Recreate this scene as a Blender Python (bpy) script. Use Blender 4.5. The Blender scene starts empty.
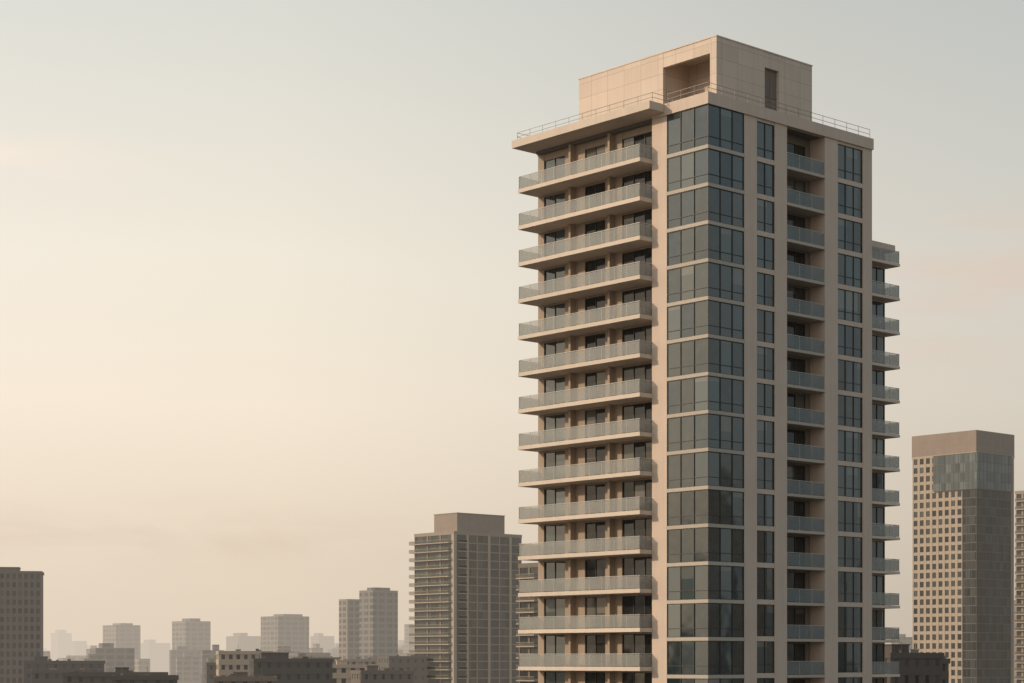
import bpy, math, random
from mathutils import Vector
random.seed(7)
scene=bpy.context.scene
scene.view_settings.view_transform='Standard'
scene.view_settings.look='None'
scene.view_settings.exposure=0
COL=scene.collection
ZC=24.0

# ------------------------------------------------------------ helpers
class MB:
    def __init__(s): s.v=[];s.f=[];s.m=[]
    def box(s,x0,x1,y0,y1,z0,z1,m=0):
        n=len(s.v)
        s.v+=[(x0,y0,z0),(x1,y0,z0),(x1,y1,z0),(x0,y1,z0),(x0,y0,z1),(x1,y0,z1),(x1,y1,z1),(x0,y1,z1)]
        s.f+=[(n,n+3,n+2,n+1),(n+4,n+5,n+6,n+7),(n,n+1,n+5,n+4),(n+1,n+2,n+6,n+5),(n+2,n+3,n+7,n+6),(n+3,n,n+4,n+7)]
        s.m+=[m]*6
    def mesh(s,name,mats):
        me=bpy.data.meshes.new(name)
        me.from_pydata(s.v,[],s.f)
        for mt in mats: me.materials.append(mt)
        me.polygons.foreach_set('material_index',s.m)
        me.update()
        return me
def obj(name,me,parent=None,loc=(0,0,0),rotz=0,**kw):
    o=bpy.data.objects.new(name,me)
    o.location=loc; o.rotation_euler=(0,0,rotz)
    COL.objects.link(o)
    if parent: o.parent=parent
    for k,v in kw.items(): o[k]=v
    return o
def lin(r,g,b):
    f=lambda c:(c/255/12.92) if c/255<=.04045 else ((c/255+.055)/1.055)**2.4
    return (f(r),f(g),f(b),1)

# ------------------------------------------------------------ materials
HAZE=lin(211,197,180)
def nt_new(name):
    m=bpy.data.materials.new(name); m.use_nodes=True
    nt=m.node_tree; nt.nodes.clear(); return m,nt
def N(nt,t,**kw):
    n=nt.nodes.new(t)
    for k,v in kw.items(): setattr(n,k,v)
    return n
def math_(nt,op,a,b=None,c=None):
    n=N(nt,'ShaderNodeMath',operation=op)
    for i,x in enumerate((a,b,c)):
        if x is None: continue
        if isinstance(x,(int,float)): n.inputs[i].default_value=x
        else: nt.links.new(x,n.inputs[i])
    return n.outputs[0]
def mixc(nt,fac,a,b,blend='MIX'):
    n=N(nt,'ShaderNodeMix',data_type='RGBA',blend_type=blend)
    for s,x in ((n.inputs[0],fac),(n.inputs[6],a),(n.inputs[7],b)):
        if isinstance(x,(int,float,tuple)): s.default_value=x
        else: nt.links.new(x,s)
    return n.outputs[2]
def finish(nt,shader,haze=True,L=1750.):
    out=N(nt,'ShaderNodeOutputMaterial')
    if not haze:
        nt.links.new(shader,out.inputs[0]); return
    # aerial haze mixed into the material as a glow: grows with distance across the city (world position), brighter on the sunward side
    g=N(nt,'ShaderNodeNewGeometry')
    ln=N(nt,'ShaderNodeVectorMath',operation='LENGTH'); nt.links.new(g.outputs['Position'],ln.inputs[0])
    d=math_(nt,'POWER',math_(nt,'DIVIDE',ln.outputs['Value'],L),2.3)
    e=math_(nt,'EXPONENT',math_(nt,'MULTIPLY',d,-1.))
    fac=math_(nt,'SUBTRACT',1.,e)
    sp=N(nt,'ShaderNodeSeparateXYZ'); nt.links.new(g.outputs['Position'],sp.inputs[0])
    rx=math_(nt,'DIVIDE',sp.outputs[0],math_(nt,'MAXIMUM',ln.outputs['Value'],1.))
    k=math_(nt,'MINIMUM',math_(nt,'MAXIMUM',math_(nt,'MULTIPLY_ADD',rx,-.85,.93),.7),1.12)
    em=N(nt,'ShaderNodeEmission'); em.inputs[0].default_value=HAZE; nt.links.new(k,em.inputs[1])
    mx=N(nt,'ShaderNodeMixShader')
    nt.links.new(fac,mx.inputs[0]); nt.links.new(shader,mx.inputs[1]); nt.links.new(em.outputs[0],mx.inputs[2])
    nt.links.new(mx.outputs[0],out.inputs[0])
def concrete(name,col,rough=.75,joints=None,var=.14,grid=None,win=None):
    m,nt=nt_new(name)
    tc=N(nt,'ShaderNodeTexCoord')
    n1=N(nt,'ShaderNodeTexNoise'); n1.inputs['Scale'].default_value=.35; n1.inputs['Detail'].default_value=6
    nt.links.new(tc.outputs['Object'],n1.inputs['Vector'])
    mp=N(nt,'ShaderNodeMapping'); mp.inputs['Scale'].default_value=(2.2,2.2,.12)
    nt.links.new(tc.outputs['Object'],mp.inputs[0])
    n2=N(nt,'ShaderNodeTexNoise'); n2.inputs['Scale'].default_value=1.; n2.inputs['Detail'].default_value=5
    nt.links.new(mp.outputs[0],n2.inputs['Vector'])
    s=math_(nt,'ADD',math_(nt,'MULTIPLY',n1.outputs[0],.5),math_(nt,'MULTIPLY',n2.outputs[0],.5))
    k=math_(nt,'MULTIPLY_ADD',s,var*4,1-var*2)
    oi=N(nt,'ShaderNodeObjectInfo')
    k=math_(nt,'MULTIPLY',k,math_(nt,'MULTIPLY_ADD',oi.outputs['Random'],.10,.95))
    sep=N(nt,'ShaderNodeSeparateXYZ'); nt.links.new(tc.outputs['Object'],sep.inputs[0])
    h=math_(nt,'ADD',sep.outputs[0],sep.outputs[1])
    if joints:
        a=math_(nt,'FRACT',math_(nt,'DIVIDE',h,joints[0])); b=math_(nt,'FRACT',math_(nt,'DIVIDE',sep.outputs[2],joints[1]))
        ja=math_(nt,'LESS_THAN',a,.04/joints[0]); jb=math_(nt,'LESS_THAN',b,.04/joints[1])
        j=math_(nt,'MAXIMUM',ja,jb)
        k=math_(nt,'MULTIPLY',k,math_(nt,'MULTIPLY_ADD',j,-.33,1.))
        cx=math_(nt,'FLOOR',math_(nt,'DIVIDE',h,joints[0])); cz=math_(nt,'FLOOR',math_(nt,'DIVIDE',sep.outputs[2],joints[1]))
        cb=N(nt,'ShaderNodeCombineXYZ'); nt.links.new(cx,cb.inputs[0]); nt.links.new(cz,cb.inputs[1])
        wn=N(nt,'ShaderNodeTexWhiteNoise'); nt.links.new(cb.outputs[0],wn.inputs[0])
        k=math_(nt,'MULTIPLY',k,math_(nt,'MULTIPLY_ADD',wn.outputs[0],.08,.96))
    cc=N(nt,'ShaderNodeCombineColor')
    for i in range(3): nt.links.new(k,cc.inputs[i])
    c=mixc(nt,1.,col,cc.outputs[0],'MULTIPLY')
    if grid:
        a=math_(nt,'FRACT',math_(nt,'ADD',math_(nt,'DIVIDE',h,grid[0]),oi.outputs['Random'])); b=math_(nt,'FRACT',math_(nt,'DIVIDE',sep.outputs[2],grid[1]))
        w=math_(nt,'MULTIPLY',math_(nt,'GREATER_THAN',a,grid[2]),math_(nt,'GREATER_THAN',b,grid[3]))
        gn=N(nt,'ShaderNodeNewGeometry'); sn=N(nt,'ShaderNodeSeparateXYZ'); nt.links.new(gn.outputs['Normal'],sn.inputs[0])
        w=math_(nt,'MULTIPLY',w,math_(nt,'LESS_THAN',sn.outputs[2],.5))
        cx=math_(nt,'FLOOR',math_(nt,'DIVIDE',h,grid[0])); cz=math_(nt,'FLOOR',math_(nt,'DIVIDE',sep.outputs[2],grid[1]))
        cb=N(nt,'ShaderNodeCombineXYZ'); nt.links.new(cx,cb.inputs[0]); nt.links.new(cz,cb.inputs[1]); nt.links.new(oi.outputs['Random'],cb.inputs[2])
        wn=N(nt,'ShaderNodeTexWhiteNoise'); nt.links.new(cb.outputs[0],wn.inputs[0])
        wc=mixc(nt,wn.outputs[0],(.015,.02,.025,1),(.08,.08,.075,1))
        c=mixc(nt,math_(nt,'MULTIPLY',w,.97),c,wc)
    p=N(nt,'ShaderNodeBsdfPrincipled'); p.inputs['Roughness'].default_value=rough
    nt.links.new(c,p.inputs['Base Color'])
    n3=N(nt,'ShaderNodeTexNoise'); n3.inputs['Scale'].default_value=6; n3.inputs['Detail'].default_value=4
    nt.links.new(tc.outputs['Object'],n3.inputs['Vector'])
    bp=N(nt,'ShaderNodeBump'); bp.inputs['Strength'].default_value=.15; bp.inputs['Distance'].default_value=.05
    nt.links.new(n3.outputs[0],bp.inputs['Height']); nt.links.new(bp.outputs[0],p.inputs['Normal'])
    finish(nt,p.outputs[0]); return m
def glass(name,dark,light,cell=(1.5,1.5,3.2),rough=.06,ior=1.9,pw=3.,tilt=.03,blind=None):
    m,nt=nt_new(name)
    tc=N(nt,'ShaderNodeTexCoord'); oi=N(nt,'ShaderNodeObjectInfo')
    dv=N(nt,'ShaderNodeVectorMath',operation='DIVIDE'); dv.inputs[1].default_value=cell
    nt.links.new(tc.outputs['Object'],dv.inputs[0])
    ad=N(nt,'ShaderNodeVectorMath',operation='ADD'); nt.links.new(dv.outputs[0],ad.inputs[0]); ad.inputs[1].default_value=(.013,.017,.011)
    fl=N(nt,'ShaderNodeVectorMath',operation='FLOOR'); nt.links.new(ad.outputs[0],fl.inputs[0])
    cb=N(nt,'ShaderNodeVectorMath',operation='ADD'); nt.links.new(fl.outputs[0],cb.inputs[0])
    c3=N(nt,'ShaderNodeCombineXYZ'); nt.links.new(math_(nt,'MULTIPLY',oi.outputs['Random'],97.),c3.inputs[2]); nt.links.new(c3.outputs[0],cb.inputs[1])
    wn=N(nt,'ShaderNodeTexWhiteNoise'); nt.links.new(cb.outputs[0],wn.inputs[0])
    f=math_(nt,'POWER',wn.outputs['Value'],pw)
    c=mixc(nt,f,dark,light)
    if blind:
        # roller blinds drawn down part way behind some panes
        sep=N(nt,'ShaderNodeSeparateXYZ'); nt.links.new(tc.outputs['Object'],sep.inputs[0])
        sc=N(nt,'ShaderNodeSeparateColor'); nt.links.new(wn.outputs['Color'],sc.inputs[0])
        lvl=math_(nt,'MULTIPLY_ADD',sc.outputs[1],-blind[1],blind[0])
        on=math_(nt,'MULTIPLY',math_(nt,'GREATER_THAN',sep.outputs[2],lvl),math_(nt,'GREATER_THAN',sc.outputs[0],blind[2]))
        c=mixc(nt,math_(nt,'MULTIPLY',on,blind[3]),c,(.30,.28,.24,1))
        # faint tones of the rooms behind
        nr=N(nt,'ShaderNodeTexNoise'); nr.inputs['Scale'].default_value=1.1; nr.inputs['Detail'].default_value=3
        av0=N(nt,'ShaderNodeVectorMath',operation='ADD'); nt.links.new(tc.outputs['Object'],av0.inputs[0]); nt.links.new(c3.outputs[0],av0.inputs[1]); nt.links.new(av0.outputs[0],nr.inputs['Vector'])
        rm_=N(nt,'ShaderNodeMapRange'); rm_.inputs[1].default_value=.45; rm_.inputs[2].default_value=.75; rm_.inputs[4].default_value=.35; nt.links.new(nr.outputs[0],rm_.inputs[0])
        c=mixc(nt,rm_.outputs[0],c,(.085,.085,.072,1))
    p=N(nt,'ShaderNodeBsdfPrincipled'); nt.links.new(c,p.inputs['Base Color'])
    p.inputs['Roughness'].default_value=rough; p.inputs['IOR'].default_value=ior
    n=N(nt,'ShaderNodeTexNoise'); n.inputs['Scale'].default_value=.5; n.inputs['Detail'].default_value=1
    av=N(nt,'ShaderNodeVectorMath',operation='ADD'); nt.links.new(tc.outputs['Object'],av.inputs[0]); nt.links.new(c3.outputs[0],av.inputs[1])
    nt.links.new(av.outputs[0],n.inputs['Vector'])
    bp=N(nt,'ShaderNodeBump'); bp.inputs['Strength'].default_value=.3; bp.inputs['Distance'].default_value=.05
    nt.links.new(n.outputs[0],bp.inputs['Height'])
    t=N(nt,'ShaderNodeVectorMath',operation='SUBTRACT'); nt.links.new(wn.outputs['Color'],t.inputs[0]); t.inputs[1].default_value=(.5,.5,.5)
    t2=N(nt,'ShaderNodeVectorMath',operation='SCALE'); nt.links.new(t.outputs[0],t2.inputs[0]); t2.inputs['Scale'].default_value=tilt*2
    t3=N(nt,'ShaderNodeVectorMath',operation='ADD'); nt.links.new(bp.outputs[0],t3.inputs[0]); nt.links.new(t2.outputs[0],t3.inputs[1])
    t4=N(nt,'ShaderNodeVectorMath',operation='NORMALIZE'); nt.links.new(t3.outputs[0],t4.inputs[0])
    nt.links.new(t4.outputs[0],p.inputs['Normal'])
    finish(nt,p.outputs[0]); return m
def plain(name,col,rough=.5,metal=0.):
    m,nt=nt_new(name)
    tc=N(nt,'ShaderNodeTexCoord'); n=N(nt,'ShaderNodeTexNoise'); n.inputs['Scale'].default_value=3
    nt.links.new(tc.outputs['Object'],n.inputs['Vector'])
    c=mixc(nt,math_(nt,'MULTIPLY',n.outputs[0],.35),col,(col[0]*.6,col[1]*.6,col[2]*.6,1))
    p=N(nt,'ShaderNodeBsdfPrincipled'); nt.links.new(c,p.inputs['Base Color'])
    p.inputs['Roughness'].default_value=rough; p.inputs['Metallic'].default_value=metal
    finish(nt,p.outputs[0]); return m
def rail_glass(name,a,b,fac):
    m,nt=nt_new(name)
    tc=N(nt,'ShaderNodeTexCoord'); n=N(nt,'ShaderNodeTexNoise'); n.inputs['Scale'].default_value=.5
    nt.links.new(tc.outputs['Object'],n.inputs['Vector'])
    c=mixc(nt,n.outputs[0],a,b)
    p=N(nt,'ShaderNodeBsdfPrincipled'); nt.links.new(c,p.inputs['Base Color']); p.inputs['Roughness'].default_value=.05; p.inputs['IOR'].default_value=1.5
    t=N(nt,'ShaderNodeBsdfTransparent'); t.inputs[0].default_value=(.90,.91,.90,1)
    mx=N(nt,'ShaderNodeMixShader'); mx.inputs[0].default_value=fac
    nt.links.new(t.outputs[0],mx.inputs[1]); nt.links.new(p.outputs[0],mx.inputs[2])
    finish(nt,mx.outputs[0],False); return m

M_CONC=concrete('beige_concrete',(.60,.48,.39,1),var=.11)
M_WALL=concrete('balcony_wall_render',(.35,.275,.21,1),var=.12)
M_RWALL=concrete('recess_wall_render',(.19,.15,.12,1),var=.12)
M_PANEL=concrete('beige_panel',(.60,.49,.40,1),joints=(2.1,1.35),var=.08)
M_SLAB=concrete('slab_concrete',(.62,.52,.425,1),var=.10)
M_BAND=concrete('spandrel_band',(.44,.385,.32,1),var=.08)
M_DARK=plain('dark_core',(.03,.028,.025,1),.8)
M_GLASS=glass('tower_glass',(.012,.024,.027,1),(.065,.088,.088,1),cell=(1.51,1.57,9.),ior=1.9,pw=1.6,tilt=.05,blind=(2.9,1.9,.72,.28))
M_DOOR=glass('door_glass',(.010,.012,.013,1),(.06,.055,.045,1),cell=(1.4,1.4,9.),pw=3.,ior=1.5,tilt=.05,blind=(2.8,2.4,.8,.35))
M_FRAME=plain('window_frame_metal',(.035,.035,.034,1),.45,.0)
M_RAIL=plain('railing_metal',(.46,.43,.39,1),.4,.1)
M_RRAIL=plain('roof_railing_metal',(.26,.24,.215,1),.5,.1)
M_RGL=rail_glass('balcony_glass',(.36,.36,.335,1),(.50,.49,.46,1),.42)
M_RGD=rail_glass('recess_glass',(.20,.23,.235,1),(.30,.33,.335,1),.45)
M_ROOF=plain('roof_membrane',(.17,.155,.14,1),.9)

# ------------------------------------------------------------ main tower
T=obj('apartment_tower',None,None,(16.384,163,0),math.radians(42),
 label='tall beige apartment tower with glass corner bay and many balconies',category='apartment building')
H=lambda z:ZC+z
BZ=[42.8-3.168*k for k in range(16)]
SZ=[42.7-3.357*k for k in range(15)]
ZB=19.0
w=MB()
top=H(46.5)
for a,b,d in ((4.53,6.21,.6),(8.58,10.18,1.9),(15.38,17.21,1.9),(20.81,22.13,.6)):
    w.box(a,b,0,d,ZB,top)
w.box(21.83,22.12,.6,22.0,ZB,top)
w.box(1.3,21.83,21.7,21.99,ZB,top)
w.box(0,1.3,4.71,6.48,ZB,top)
for z in BZ:
    Z=H(z)
    w.box(6.21,8.58,.05,.5,Z,Z+.42); w.box(17.21,20.81,.05,.5,Z,Z+.42)
w.box(6.21,8.58,.05,.5,top-.25,top); w.box(17.21,20.81,.05,.5,top-.25,top)
obj('wall',w.mesh('tower_wall',[M_CONC]),T)
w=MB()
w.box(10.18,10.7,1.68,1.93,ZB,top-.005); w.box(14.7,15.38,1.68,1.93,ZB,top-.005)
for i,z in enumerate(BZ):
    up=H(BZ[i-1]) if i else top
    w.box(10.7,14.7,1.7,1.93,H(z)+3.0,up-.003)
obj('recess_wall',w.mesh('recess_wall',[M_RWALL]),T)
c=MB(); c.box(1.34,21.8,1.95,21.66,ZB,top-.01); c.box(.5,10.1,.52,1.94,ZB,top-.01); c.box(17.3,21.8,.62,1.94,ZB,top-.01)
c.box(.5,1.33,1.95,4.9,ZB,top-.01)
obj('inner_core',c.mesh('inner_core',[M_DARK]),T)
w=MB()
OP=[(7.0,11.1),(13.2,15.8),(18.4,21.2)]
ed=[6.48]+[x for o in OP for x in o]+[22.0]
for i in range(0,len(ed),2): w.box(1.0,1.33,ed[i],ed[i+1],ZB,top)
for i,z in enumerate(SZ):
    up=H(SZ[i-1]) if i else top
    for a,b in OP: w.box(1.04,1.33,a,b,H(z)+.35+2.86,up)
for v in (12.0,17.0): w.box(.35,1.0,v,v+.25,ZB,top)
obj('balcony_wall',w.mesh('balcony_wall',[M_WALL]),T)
bm=MB(); bm.box(-.08,4.53,-.08,.35,0,.30); bm.box(-.08,.35,.35,4.71,0,.30)
band=bm.mesh('spandrel',[M_BAND])
for z in BZ: obj('spandrel',band,T,(0,0,H(z)))
def baywin(h):
    g=MB(); g.box(.04,4.53,.04,.3,0,h); g.box(.04,.3,.3,4.71,0,h)
    f=MB()
    for u in (.0,1.52,3.03,4.46): f.box(u,u+.06,-.03,.04,0,h)
    for v in (1.55,3.1,4.64): f.box(-.03,.04,v,v+.06,0,h)
    for z in (.0,.72,h-.06):
        f.box(.06,4.46,-.02,.038,z,z+.05); f.box(-.02,.038,.04,4.64,z,z+.05)
    return g.mesh('bay_glass',[M_GLASS]),f.mesh('bay_frame',[M_FRAME])
b1=baywin(3.168-.30); b0=baywin(3.7-.30)
def rectwin(wd,h,n,trans,mat):
    g=MB(); g.box(0,wd,.16,.3,0,h)
    f=MB()
    for i in range(n+1):
        x=i*(wd-.06)/n; f.box(x,x+.06,.09,.16,0,h)
    for z in ([0,h-.05]+trans):
        f.box(.06,wd-.06,.10,.158,z,z+.045)
    return g.mesh('window_glass',[mat]),f.mesh('window_frame',[M_FRAME])
def put(nm,pair,loc,rot=0,par=T):
    o=obj(nm,pair[0],par,loc,rot); obj('frame',pair[1],o); return o
h1=3.168-.42; h0=3.7-.42-.25
n1=rectwin(2.37,h1,2,[.75],M_GLASS); n0=rectwin(2.37,h0,2,[.75],M_GLASS)
w1=rectwin(3.60,h1,3,[.75],M_GLASS); w0=rectwin(3.60,h0,3,[.75],M_GLASS)
d1=rectwin(4.0,2.72,3,[],M_DOOR)
for i,z in enumerate(BZ):
    put('bay_window',b0 if i==0 else b1,(0,0,H(z)+.30))
    put('window',n0 if i==0 else n1,(6.21,0,H(z)+.42))
    put('window',w0 if i==0 else w1,(17.21,0,H(z)+.42))
    put('sliding_door',d1,(10.7,1.62,H(z)+.3))
for j,(a,b) in enumerate(OP):
    pr=rectwin(b-a,2.86,(3,2,2)[j],[],M_GLASS if j==2 else M_DOOR)
    for z in SZ:
        put('balcony_door',pr,(.98,b,H(z)+.35),-math.pi/2)
def railing(path,h=1.1,base=.35,step=1.6):
    r=MB(); g=MB()
    for (x0,y0),(x1,y1) in zip(path[:-1],path[1:]):
        L=abs(x1-x0)+abs(y1-y0); n=max(1,round(L/step))
        alongx=abs(x1-x0)>abs(y1-y0)
        for i in range(n+1):
            px=x0+(x1-x0)*i/n; py=y0+(y1-y0)*i/n
            r.box(px-.018,px+.018,py-.018,py+.018,base,base+h)
        a,b=min(x0,x1),max(x0,x1); c_,d=min(y0,y1),max(y0,y1)
        if alongx:
            r.box(a-.03,b+.03,c_-.03,c_+.03,base+h,base+h+.05)
            g.box(a+.025,b-.025,c_-.01,c_+.01,base+.05,base+h-.03)
        else:
            r.box(a-.031,a+.031,c_-.03,d+.03,base+h+.002,base+h+.052)
            g.box(a-.01,a+.01,c_+.025,d-.025,base+.05,base+h-.03)
    return r,g
sl=MB(); sl.box(-1.5,1.0,6.48,22.0,0,.35); slm=sl.mesh('balcony_slab',[M_SLAB])
r,g=railing([(.95,6.56),(-1.43,6.56),(-1.43,21.92),(.95,21.92)])
rm,gm=r.mesh('balcony_railing',[M_RAIL]),g.mesh('balcony_glass',[M_RGL])
for z in SZ:
    o=obj('balcony',slm,T,(0,0,H(z))); obj('railing',rm,o); obj('glass_panel',gm,o)
sl=MB(); sl.box(10.2,15.36,-.03,1.68,0,.26); slm=sl.mesh('recess_slab',[M_BAND])
r,g=railing([(10.24,.06),(15.32,.06)],base=.26,h=1.15)
rm,gm=r.mesh('recess_railing',[M_RAIL]),g.mesh('recess_glass',[M_RGD])
for z in BZ:
    o=obj('recessed_balcony',slm,T,(0,0,H(z))); obj('railing',rm,o); obj('glass_panel',gm,o)
# side wing
w=MB(); w.box(22.13,25.75,1.3,14,ZB,H(37.85)); w.box(22.14,26.25,.5,14.1,H(37.85),H(38.45))
obj('side_wing',w.mesh('side_wing',[M_CONC]),T)
wp=rectwin(3.3,2.75,3,[],M_GLASS)
sl=MB(); sl.box(22.15,26.45,.1,1.28,0,.24); sl.box(25.77,26.45,1.28,5,0,.24); slm=sl.mesh('wing_slab',[M_SLAB])
r,g=railing([(22.25,.17),(26.38,.17),(26.38,4.95)],base=.24)
rm,gm=r.mesh('wing_railing',[M_RAIL]),g.mesh('wing_glass',[M_RGL])
wdm=rectwin(3.2,2.5,2,[],M_DOOR)
for i,z in enumerate(BZ):
    if i<2: continue
    if i>2:
        put('wing_window',wp,(22.3,1.13,H(z)+.26))
        put('wing_window',wdm,(25.92,1.9,H(z)+.32),math.pi/2)
    o=obj('wing_balcony',slm,T,(0,0,H(z))); obj('railing',rm,o); obj('glass_panel',gm,o)
# roof
w=MB()
w.box(-.14,22.2,-.14,.5,H(46.5),H(47.5)); w.box(-.14,.5,.5,6.4,H(46.5),H(47.5)); w.box(21.7,22.2,.5,22.1,H(46.5),H(47.5))
w.box(1.0,21.7,21.7,22.1,H(46.5),H(47.5))
obj('parapet',w.mesh('parapet',[M_CONC]),T)
w=MB(); w.box(.5,21.7,.5,21.7,H(46.51),H(46.9)); obj('roof',w.mesh('roof',[M_ROOF]),T)
w=MB(); w.box(-1.95,1.9,4.9,22.35,H(46.78),H(47.46)); obj('roof_slab',w.mesh('roof_slab',[M_SLAB]),T)
def openrail(path,h,step=1.7,t=.013):
    r=MB()
    for (x0,y0),(x1,y1) in zip(path[:-1],path[1:]):
        L=abs(x1-x0)+abs(y1-y0); n=max(1,round(L/step)); a,b=min(x0,x1),max(x0,x1); c_,d=min(y0,y1),max(y0,y1)
        for i in range(n+1):
            px=x0+(x1-x0)*i/n; py=y0+(y1-y0)*i/n; r.box(px-t,px+t,py-t,py+t,0,h)
        for k,z in enumerate((h*.5,h)): 
            e=.001*(1 if abs(x1-x0)>abs(y1-y0) else 3)
            r.box(a-t-e,b+t+e,c_-t-e,d+t+e,z-e,z+.03+e)
    return r
obj('roof_railing',openrail([(22.0,.15),(.15,.15),(.15,4.8)],.85).mesh('roof_railing',[M_RRAIL]),T,(0,0,H(47.5)))
obj('roof_railing',openrail([(1.0,5.0),(-1.5,5.0),(-1.5,22.1),(1.0,22.1)],.75).mesh('roof_railing',[M_RRAIL]),T,(0,0,H(47.46)))
# penthouse
w=MB(); z0,z1=H(46.9),H(53.43)
w.box(3.5,3.85,2.2,2.95,z0,z1); w.box(3.5,3.85,8.5,19.15,z0,z1)
w.box(3.52,3.85,2.95,8.5,H(52.15),z1-.01); w.box(3.52,3.85,2.95,8.5,z0,H(48.9))
w.box(3.85,9.8,2.2,2.55,z0,z1); w.box(11.7,16.27,2.2,2.55,z0,z1); w.box(9.8,11.7,2.22,2.55,H(52.06),z1-.01)
w.box(15.9,16.27,2.55,19.15,z0,z1); w.box(3.85,15.9,18.8,19.15,z0,z1)
w.box(3.85,15.9,2.55,18.8,z1-.5,z1-.15)
w.box(3.85,7.0,8.6,8.9,z0,z1-.5); w.box(7.0,7.3,2.6,8.9,z0,z1-.5)
obj('penthouse',w.mesh('penthouse',[M_PANEL]),T)
w=MB(); w.box(9.8,11.7,2.48,2.54,z0,H(52.06),0); w.box(10.72,10.78,2.45,2.48,z0,H(52.06),0); w.box(9.8,11.7,2.44,2.479,H(49.6),H(49.68),0)
obj('door',w.mesh('door',[M_RWALL]),T)
w=MB(); w.box(3.45,16.32,2.15,2.5,z1,z1+.10); w.box(3.45,3.8,2.5,19.2,z1,z1+.10); w.box(16.0,16.32,2.5,19.2,z1,z1+.10); w.box(3.8,16.0,18.9,19.2,z1,z1+.10)
obj('coping',w.mesh('coping',[M_SLAB]),T)
w=MB(); w.box(-1.0,25.5,-.8,22.6,0,ZB); obj('podium',w.mesh('podium',[M_PANEL]),T)

# ------------------------------------------------------------ other towers
M_C1=concrete('city_beige',(.28,.225,.172,1),var=.1)
M_CR=concrete('crown_cladding',(.25,.195,.155,1),joints=(3.2,2.4),var=.1)
M_C2=concrete('city_brown',(.15,.122,.10,1),var=.1)
M_C3=concrete('city_brick',(.085,.066,.055,1),var=.12)
M_C4=concrete('city_dark',(.062,.055,.049,1),var=.1)
M_C6=concrete('city_dark_grey',(.10,.088,.078,1),var=.1)
M_C5=concrete('city_tan',(.40,.32,.24,1),var=.1)
M_CG=glass('city_glass',(.010,.013,.015,1),(.06,.06,.056,1),cell=(3.,3.,9.),ior=1.36,pw=2.5,rough=.2,tilt=.05)
M_CGR=glass('green_city_glass',(.014,.020,.017,1),(.08,.085,.07,1),cell=(2.7,2.7,9.),ior=1.4,pw=1.8,rough=.2,tilt=.05)
M_CB=glass('curtain_glass',(.03,.052,.06,1),(.09,.12,.13,1),cell=(2.1,1.9,3.1),ior=1.6,pw=1.5,rough=.12,tilt=.06)
M_CD=glass('dark_curtain_glass',(.006,.009,.011,1),(.045,.05,.05,1),cell=(2.08,1.9,3.),ior=1.3,pw=1.6,rough=.2,tilt=.04)
M_CRG=rail_glass('city_rail_glass',(.14,.14,.13,1),(.2,.2,.18,1),.35)
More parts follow.
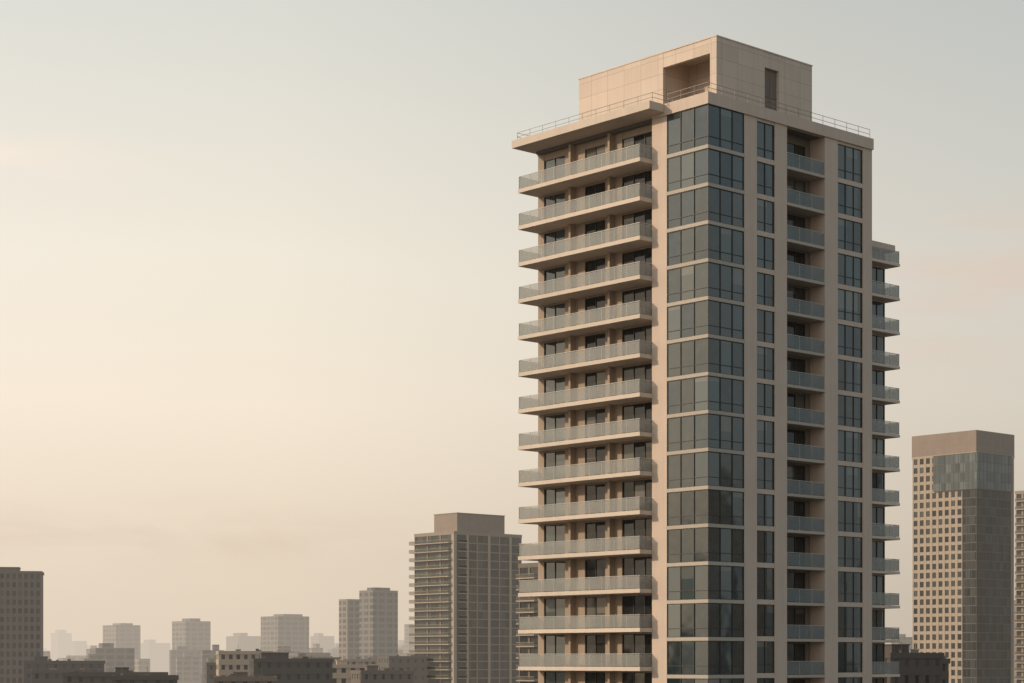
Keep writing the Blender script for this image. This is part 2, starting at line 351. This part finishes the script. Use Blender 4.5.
def tower(name,label,cat,X,Y,rot,wu,wv,h,mat,pitch=3.05,cu=6,cv=5,fill=.62,hfill=.62,zmin=10,
          pent=None,pentmat=None,balc_v=None,balc_u=None,group=None,roofh=1.2,skip_u=False,clutter=0,relief=.28,gm=None,split=1,bd=1.7):
    E=obj(name,None,None,(X,Y,0),math.radians(rot),label=label,category=cat)
    if group: E['group']=group
    gm=gm or M_CG
    Ht=ZC+h
    w=MB(); w.box(0,wu,0,wv,0,Ht-.3)
    w.box(-.3,wu+.3,-.3,0.2,Ht-roofh,Ht); w.box(-.3,.2,.2,wv+.3,Ht-roofh,Ht); w.box(wu-.2,wu+.3,.2,wv+.3,Ht-roofh,Ht); w.box(.2,wu-.2,wv-.2,wv+.3,Ht-roofh,Ht)
    nf=int((Ht-roofh-zmin)/pitch)
    cwu=wu/cu; cwv=wv/max(cv,1)
    zs=[Ht-roofh-(i+1)*pitch for i in range(nf)]
    for i in range(0 if not skip_u else cu,cu+1):
        x=i*cwu; hw=cwu*(1-fill)/2
        w.box(max(x-hw,-.02),min(x+hw,wu+.02),-relief,0,zmin,Ht-roofh)
    for i in range(cv+1):
        y=i*cwv; hw=cwv*(1-fill)/2
        w.box(-relief,0,max(y-hw,0),min(y+hw,wv+.02),zmin,Ht-roofh)
    for z in zs:
        t=pitch*(1-hfill)
        if not skip_u: w.box(-.0,wu,-.22,-.0,z,z+t)
        w.box(-.22,-.0,0,wv,z,z+t)
    obj('wall',w.mesh('wall',[mat]),E)
    gw=cwu*fill; gh=pitch*hfill
    gu=MB(); gu.box(0,gw,0,.2,0,gh,0)
    for k in range(1,split+1): gu.box(gw*k/(split+1)-.05,gw*k/(split+1)+.05,-.05,0,0,gh,1)
    gum=gu.mesh('window',[gm,M_FRAME])
    gw2=cwv*fill
    gv=MB(); gv.box(0,.2,0,gw2,0,gh,0)
    for k in range(1,split+1): gv.box(-.05,0,gw2*k/(split+1)-.05,gw2*k/(split+1)+.05,0,gh,1)
    gvm=gv.mesh('window',[gm,M_FRAME])
    cnt=0; rest=MB()
    for z in zs:
        zz=z+pitch*(1-hfill)
        for i in range(0 if skip_u else cu):
            x=i*cwu+cwu*(1-fill)/2
            if cnt<100: obj('window',gum,E,(x,-.08,zz)); cnt+=1
            else: rest.box(x,x+gw,-.08,.12,zz,zz+gh)
        for i in range(cv):
            y=i*cwv+cwv*(1-fill)/2
            if cnt<100: obj('window',gvm,E,(-.08,y,zz)); cnt+=1
            else: rest.box(-.08,.12,y,y+gw2,zz,zz+gh)
    if rest.v: obj('window',rest.mesh('window',[gm]),E,kind='stuff')
    if balc_v:
        for a,b in balc_v:
            s=MB(); s.box(-bd,-relief-.01,a,b,0,.3,0); s.box(-bd,-bd+.06,a,b,.3,1.25,1); s.box(-bd-.02,-bd+.08,a,b,1.25,1.32,0)
            sm=s.mesh('balcony',[M_C5,M_CRG])
            for z in zs: obj('balcony',sm,E,(0,0,z))
    if balc_u:
        for a,b in balc_u:
            s=MB(); s.box(a,b,-1.5,-relief-.01,0,.3,0); s.box(a,b,-1.5,-1.44,.3,1.25,1); s.box(a,b,-1.52,-1.42,1.25,1.32,0)
            sm=s.mesh('balcony',[M_C5,M_CRG])
            for z in zs: obj('balcony',sm,E,(0,0,z+.012))
    if pent:
        for (a,b,c_,d,hp) in pent:
            p=MB(); p.box(a,b,c_,d,Ht-.3,ZC+hp)
            p.box(a-.15,b+.15,c_-.15,d+.15,ZC+hp,ZC+hp+.25)
            obj('penthouse',p.mesh('penthouse',[pentmat or mat]),E)
    for i in range(clutter):
        x=random.uniform(1,wu-2.5); y=random.uniform(.8,min(wv-2.5,6)); s1=random.uniform(.5,2.0); s2=random.uniform(.5,1.4); hh=random.uniform(.2,.7)
        p=MB(); p.box(x,x+s1,y,y+s2,Ht-.3,Ht+hh*.8); p.box(x-.06,x+s1+.06,y-.06,y+s2+.06,Ht+hh*.8,Ht+hh*.8+.12)
        if random.random()<.4: p.box(x+s1/2-.04,x+s1/2+.04,y+.3,y+.38,Ht+hh*.8,Ht+hh+1.4)
        obj('roof_vent',p.mesh('roof_vent',[random.choice([M_C1,M_C4,M_C2])]),E)
    return E
A=tower('apartment_tower','hazy tan apartment tower with balconies and a boxy roof penthouse','apartment building',
  -20.8,700,42,32.4,22,46.3,M_C1,pitch=3.05,cu=6,cv=3,fill=.93,hfill=.88,zmin=11,relief=.4,gm=M_CGR,split=2,bd=2.3,
  pent=[(4,27,3,16,53.1)],pentmat=M_CR,balc_v=[(.4,22.9)],balc_u=[(1.2,4.9)])
w=MB(); w.box(.6,5.3,-.46,-.1,12,ZC+45,0)  # dark box proud of the wall, standing in for a shaded recess
obj('recess_shade',w.mesh('recess_shade',[M_DARK]),A)
w=MB()
for x in (5.8,16.2,26.6): w.box(x-.4,x+.4,-.9,-.47,11,ZC+45.1)
w.box(-.9,-.02,-.9,.4,11,ZC+45.1); w.box(-.02,.5,-.9,-.47,11,ZC+45.1)
obj('pier',w.mesh('pier',[M_C5]),A)
E=tower('office_tower','tall beige tower with grid windows, glazed corner and plain brown crown','tower',
  154.7,650,42,21.7,25.6,69.5,M_C5,pitch=3.0,cu=6,cv=10,fill=.62,hfill=.64,zmin=11,roofh=.8,skip_u=True,split=0)
w=MB(); w.box(-.25,22,-.25,25.9,ZC+69.5,ZC+76.7); obj('crown',w.mesh('crown',[M_CR]),E)
w=MB(); w.box(-.7,19.2,-.7,-.02,ZC-12,ZC+68.6,0); w.box(-.7,-.02,-.02,4.9,ZC-12,ZC+68.6,0)
for i in range(10): w.box(.3+i*2.08,.42+i*2.08,-.80,-.7,ZC-12,ZC+68.6,1)
for i in range(4): w.box(-.80,-.7,-.7+i*1.85,-.58+i*1.85,ZC-12,ZC+68.6,1)
for i in range(27): w.box(-.7,19.2,-.76,-.702,ZC-12+3.0*i,ZC-12+3.0*i+.3,2); w.box(-.76,-.702,-.7,4.9,ZC-12+3.0*i,ZC-12+3.0*i+.3,2)
obj('glass_curtain_wall',w.mesh('glass_curtain_wall',[M_CD,M_C6,M_C6]),E)
w=MB(); w.box(-.9,19.3,-1.0,-.81,ZC+57,ZC+69.2,0)
for i in range(9): w.box(.6+i*2.1,.75+i*2.1,-1.06,-1.0,ZC+57,ZC+69.2,1)
for i in range(5): w.box(-.9,19.3,-1.05,-1.001,ZC+57+3.*i,ZC+57.2+3.*i,1)
obj('glass_curtain_wall',w.mesh('glass_curtain_wall',[M_CB,M_C6]),E)
w=MB(); w.box(-.92,-.3,-.8,16.6,ZC+57,ZC+69.2,0)
for i in range(9): w.box(-1.0,-.92,.6+i*1.9,.75+i*1.9,ZC+57,ZC+69.2,1)
for i in range(5): w.box(-.98,-.921,-.8,16.6,ZC+57+3.*i,ZC+57.2+3.*i,1)
obj('glass_curtain_wall',w.mesh('glass_curtain_wall',[M_CB,M_C6]),E)
tower('apartment_tower','slender beige apartment block with stacked balconies beside the office tower','apartment building',
  199,730,42,18,12,64,M_C1,cu=4,cv=4,zmin=11,balc_v=[(.6,11.4)],fill=.7,hfill=.7)
tower('apartment_block','brown apartment block with balconies partly hidden by the tall tower','apartment building',
  7.4,520,42,16,8,26,M_C2,cu=4,cv=2,zmin=11,balc_v=[(.4,7.6)],fill=.8,hfill=.75)
tower('apartment_block','dark brown slab block with rows of small windows','apartment building',
  -181,650,10,23.4,12,29.8,M_C6,pitch=2.9,cu=12,cv=5,zmin=11,fill=.6,hfill=.58,roofh=.9,split=0,pent=[(8,16,3,9,31.0)])

low=[ # X,Y,rot,wu,wv,h,mat,cu,cv,pent
 (-84,560,12,15,13,2.6,M_C5,7,4,None,'low tan apartment block with rows of dark windows'),
 (-66,500,12,20,14,.4,M_C4,8,4,[(2,9,3,9,1.7)],'low dark brown block with a flat roof box'),
 (-150,600,14,24,14,-.2,M_C4,9,4,[(3,7,3,8,.9)],'dark low block with a flat roof'),
 (-108,470,8,24,14,-3.0,M_C4,9,4,[(12,15,3,7,-2.0)],'dark low block with a small roof housing'),
 (-128,520,14,18,14,-2.6,M_C6,7,4,None,'dark grey low block with a flat roof'),
 (-118,760,14,24,14,-1.8,M_C6,9,4,[(3,6,3,7,-.3)],'dark low block with a small roof box'),
 (-55,560,10,16,12,-1.3,M_C5,6,4,[(5,8,3,7,-.2)],'small tan block with a roof housing'),
 (-40,520,16,14,14,-2.8,M_C2,6,4,[(2,5,3,6,-1.7)],'brown flat roofed block with a roof box'),
 (-44,700,20,14,14,1.4,M_C6,5,4,None,'narrow dark block with flat roof'),
 (-62,720,10,12,14,.4,M_C1,5,4,None,'narrow beige block with flat roof'),
 (-90,800,16,20,14,1.2,M_C2,8,4,[(3,6,3,7,2.6)],'brown block with punched windows'),
 (-215,820,12,30,14,-1.2,M_C4,10,4,[(9,14,3,7,.3)],'dark block with a long flat roof'),
 (-190,700,10,24,14,-1.0,M_C6,9,4,[(14,18,3,7,.3)],'dark brown block with a roof box near its end'),
 (-88,430,10,14,12,-3.4,M_C4,5,4,None,'very low dark block with a flat roof'),
 (-64,420,8,13,12,-3.6,M_C2,5,4,[(4,7,3,6,-2.8)],'very low brown block with a roof box'),
 (-100,640,12,16,12,-.8,M_C6,6,4,None,'plain dark block with a flat roof'),
 (-140,900,12,24,12,.8,M_C2,9,4,[(4,9,3,6,2.4)],'brown block with a wide roof box'),
 (67,345,30,12,10,1.3,M_C3,5,4,[(2,6,2,6,2.6)],'dark brown block at the foot of the tall tower'),
 (75,370,20,9,10,.3,M_C3,4,4,None,'low dark block beside the brown one'),
 (112,560,18,14,10,1.2,M_C2,5,4,None,'low brown block near the office tower'),
]
for (X,Y,rot,wu,wv,h,mt,cu,cv,pent,lb) in low:
    f=.48 if mt in (M_C5,M_C1) else .34
    tower('low_rise_building',lb,'building',X,Y,rot,wu,wv,h,mt,pitch=3.0,cu=cu,cv=cv,fill=f,hfill=.46,zmin=13.5,pent=pent,roofh=1.0,group='low city buildings',clutter=3,relief=.12,split=0)

M_F=[concrete('far_facade_tan',(.22,.18,.145,1),grid=(4.2,3.3,.30,.36)),
     concrete('far_facade_grey',(.16,.145,.13,1),grid=(5.2,3.3,.26,.38)),
     concrete('far_facade_brown',(.12,.10,.085,1),grid=(4.0,3.3,.42,.4))]
def far(pl,pr,yt,D,mat,rot,lb,extra=None):
    s=D/1950.; X=(pl-512)*s; W=(pr-pl)*s; h=(660-yt)*s
    a=math.radians(rot)
    fu=math.cos(a)-(X/D)*math.sin(a); fv=math.sin(a)+(X/D)*math.cos(a)
    wv=min(W*.35/max(fv,.12),W*.9); wu=(W-wv*fv)/fu
    w=MB(); w.box(0,wu,0,wv,0,ZC+h)
    o=obj('city_block',w.mesh('city_block',[mat]),None,(X+wv*math.sin(a),D,0),a,label=lb,category='building',group='distant hazy city blocks')
    if extra:
        p=MB(); x0,x1,hh=extra; p.box(wu*x0,wu*x1,wv*.2,wv*.8,ZC+h-.1,ZC+h+hh)
        obj('roof_housing',p.mesh('roof_housing',[mat]),o)
FL='pale hazy city block with a flat roof'
spec=[(48,69,633,2300,0,40,(.2,.7,4)),(66,84,641,2200,1,35,None),(84,98,645,2500,2,35,None),(97,135,625,1400,1,35,(.3,.8,1.5)),
(135,166,643,2200,1,30,(.1,.4,4)),(168,207,621,1350,1,38,(.3,.7,2)),(222,258,636,1800,2,30,(.2,.5,3)),(257,306,616,1300,1,36,(.3,.9,1.5)),
(309,333,636,2000,1,36,(.1,.4,3)),(330,346,643,2200,0,30,None),(338,362,599,1060,0,42,None),(358,397,590,1020,1,42,(.2,.8,1.5)),(404,417,624,1600,1,36,None),
(398,412,640,2200,2,36,None),(893,915,637,1300,1,30,(.2,.6,2)),(928,945,641,2000,2,30,None),(1003,1040,600,1500,1,30,None)]
for a,b,y,D,mi,rot,ex in spec:
    far(a,b,y,D,M_F[mi],rot,FL if mi!=2 else 'brownish hazy city block with a flat roof',ex)
for i in range(95):
    D=random.uniform(1000,3000); p=random.uniform(-60,425) if i<75 else random.uniform(520,1060)
    wd=random.uniform(10,34)*1500/D
    far(p,p+wd,random.uniform(647,659),D,M_F[random.randrange(3)],random.choice([12,20,30,40]),'small hazy low block among the city roofs',random.choice([None,(.2,.5,2.5),(.5,.8,3)]))
# unseen city blocks added so the tower's lower glass mirrors a dark skyline
for (X,Y,wu,wv,h,mi) in [(300,60,34,30,16,2),(300,130,30,34,30,1),(330,190,28,30,11,2),(420,60,40,40,44,1),(380,260,34,30,22,0),
                         (-270,150,34,30,9,2),(-250,215,28,26,19,1),(-340,290,40,40,26,2),(-300,80,30,30,14,0)]:
    w=MB(); w.box(0,wu,0,wv,0,ZC+h); w.box(wu*.25,wu*.7,wv*.2,wv*.7,ZC+h-.1,ZC+h+2.5)
    obj('city_block',w.mesh('city_block',[M_F[mi]]),None,(X,Y,0),math.radians(12),label='plain flat-roofed city block added out of view for glass reflections',category='building',group='distant hazy city blocks')

# ------------------------------------------------------------ ground
gm=bpy.data.meshes.new('ground'); S=30000
gm.from_pydata([(-S,-2000,0),(S,-2000,0),(S,S,0),(-S,S,0)],[],[(0,1,2,3)])
gm.materials.append(concrete('ground_mat',(.09,.08,.07,1)))
obj('ground',gm,kind='structure')

# ------------------------------------------------------------ world
SUN_EL=math.radians(20); sx,sy=-.965,-.26
wd=bpy.data.worlds.new('World'); scene.world=wd; wd.use_nodes=True
nt=wd.node_tree; nt.nodes.clear()
tc=N(nt,'ShaderNodeTexCoord'); nrm=N(nt,'ShaderNodeVectorMath',operation='NORMALIZE'); nt.links.new(tc.outputs['Generated'],nrm.inputs[0])
sep=N(nt,'ShaderNodeSeparateXYZ'); nt.links.new(nrm.outputs[0],sep.inputs[0])
cr=N(nt,'ShaderNodeValToRGB'); e=cr.color_ramp
stops=[(0,(211,197,180)),(.03,(213,199,182)),(.07,(219,205,188)),(.13,(229,217,201)),(.2,(226,219,206)),(.32,(205,206,200)),(.6,(172,184,192)),(1,(155,172,186))]
while len(e.elements)<len(stops): e.elements.new(.5)
for el,(p,c) in zip(e.elements,stops): el.position=p; el.color=lin(*c)
nt.links.new(sep.outputs[2],cr.inputs[0])
ca=N(nt,'ShaderNodeValToRGB'); e=ca.color_ramp
st=[(0,(1.02,1,.98)),(.36,(.88,.86,.84)),(.44,(.85,.83,.80)),(.5,(.77,.76,.74)),(.57,(.68,.67,.66)),(.62,(.63,.64,.645)),(.75,(.47,.53,.57)),(1,(.35,.43,.50))]
while len(e.elements)<len(st): e.elements.new(.5)
for el,(p,c) in zip(e.elements,st): el.position=p; el.color=(*c,1)
nt.links.new(math_(nt,'MULTIPLY_ADD',sep.outputs[0],.5,.5),ca.inputs[0])
col=mixc(nt,1.,cr.outputs[0],ca.outputs[0],'MULTIPLY')
mp=N(nt,'ShaderNodeMapping'); mp.inputs['Scale'].default_value=(7,7,24); mp.inputs['Location'].default_value=(.4,.2,.1); nt.links.new(nrm.outputs[0],mp.inputs[0])
ns=N(nt,'ShaderNodeTexNoise'); ns.inputs['Scale'].default_value=1.6; ns.inputs['Detail'].default_value=7; ns.inputs['Roughness'].default_value=.55; ns.inputs['Distortion'].default_value=.4; nt.links.new(mp.outputs[0],ns.inputs['Vector'])
cl=N(nt,'ShaderNodeMapRange'); cl.inputs[1].default_value=.34; cl.inputs[2].default_value=.72; cl.interpolation_type='SMOOTHSTEP'
nt.links.new(ns.outputs[0],cl.inputs[0])
def bank(x0,sxx,z0,szz,amp):
    a=math_(nt,'POWER',math_(nt,'ABSOLUTE',math_(nt,'DIVIDE',math_(nt,'SUBTRACT',sep.outputs[0],x0),sxx)),2.)
    b=math_(nt,'POWER',math_(nt,'ABSOLUTE',math_(nt,'DIVIDE',math_(nt,'SUBTRACT',sep.outputs[2],z0),szz)),2.)
    return math_(nt,'MULTIPLY',math_(nt,'EXPONENT',math_(nt,'MULTIPLY',math_(nt,'ADD',a,b),-1.)),amp)
# sunlit pinkish cloud, slightly brighter than the sky behind it
pink=math_(nt,'ADD',bank(.235,.045,.195,.020,1.),bank(.21,.06,.165,.022,.6))
pink=math_(nt,'MULTIPLY',math_(nt,'MULTIPLY',pink,cl.outputs[0]),.9)
col=mixc(nt,pink,col,lin(193,172,156))
wisp=math_(nt,'MULTIPLY',bank(-.25,.05,.243,.010,.5),cl.outputs[0])
col=mixc(nt,wisp,col,lin(224,205,188))
low_=math_(nt,'ADD',bank(-.18,.16,.062,.016,.55),bank(.22,.10,.09,.02,.3))
col=mixc(nt,math_(nt,'MULTIPLY',low_,cl.outputs[0]),col,lin(188,170,153))
b1_=N(nt,'ShaderNodeBackground'); nt.links.new(col,b1_.inputs[0]); b1_.inputs[1].default_value=1.33
sky=N(nt,'ShaderNodeTexSky',sky_type='NISHITA'); sky.sun_disc=False; sky.sun_elevation=SUN_EL; sky.sun_rotation=math.atan2(sx,sy); sky.dust_density=3; sky.air_density=1.2
b2_=N(nt,'ShaderNodeBackground'); nt.links.new(sky.outputs[0],b2_.inputs[0]); b2_.inputs[1].default_value=.012
ad=N(nt,'ShaderNodeAddShader'); nt.links.new(b1_.outputs[0],ad.inputs[0]); nt.links.new(b2_.outputs[0],ad.inputs[1])
out=N(nt,'ShaderNodeOutputWorld'); nt.links.new(ad.outputs[0],out.inputs[0])
sl=bpy.data.lights.new('sun','SUN'); sl.energy=2.4; sl.angle=math.radians(2.5); sl.color=(1,.79,.58)
so=bpy.data.objects.new('sun',sl); COL.objects.link(so)
d=Vector((sx*math.cos(SUN_EL),sy*math.cos(SUN_EL),math.sin(SUN_EL)))
so.rotation_euler=d.to_track_quat('Z','Y').to_euler(); so.location=(-200,0,200)
cd=bpy.data.cameras.new('camera'); cam=bpy.data.objects.new('camera',cd); COL.objects.link(cam)
cd.sensor_width=36; cd.lens=1950/1024*36; cd.clip_end=60000; cd.clip_start=1
cam.location=(0,0,ZC); cam.rotation_euler=(math.pi/2,0,0)
cd.shift_y=(660-341.5)/1024
scene.camera=cam
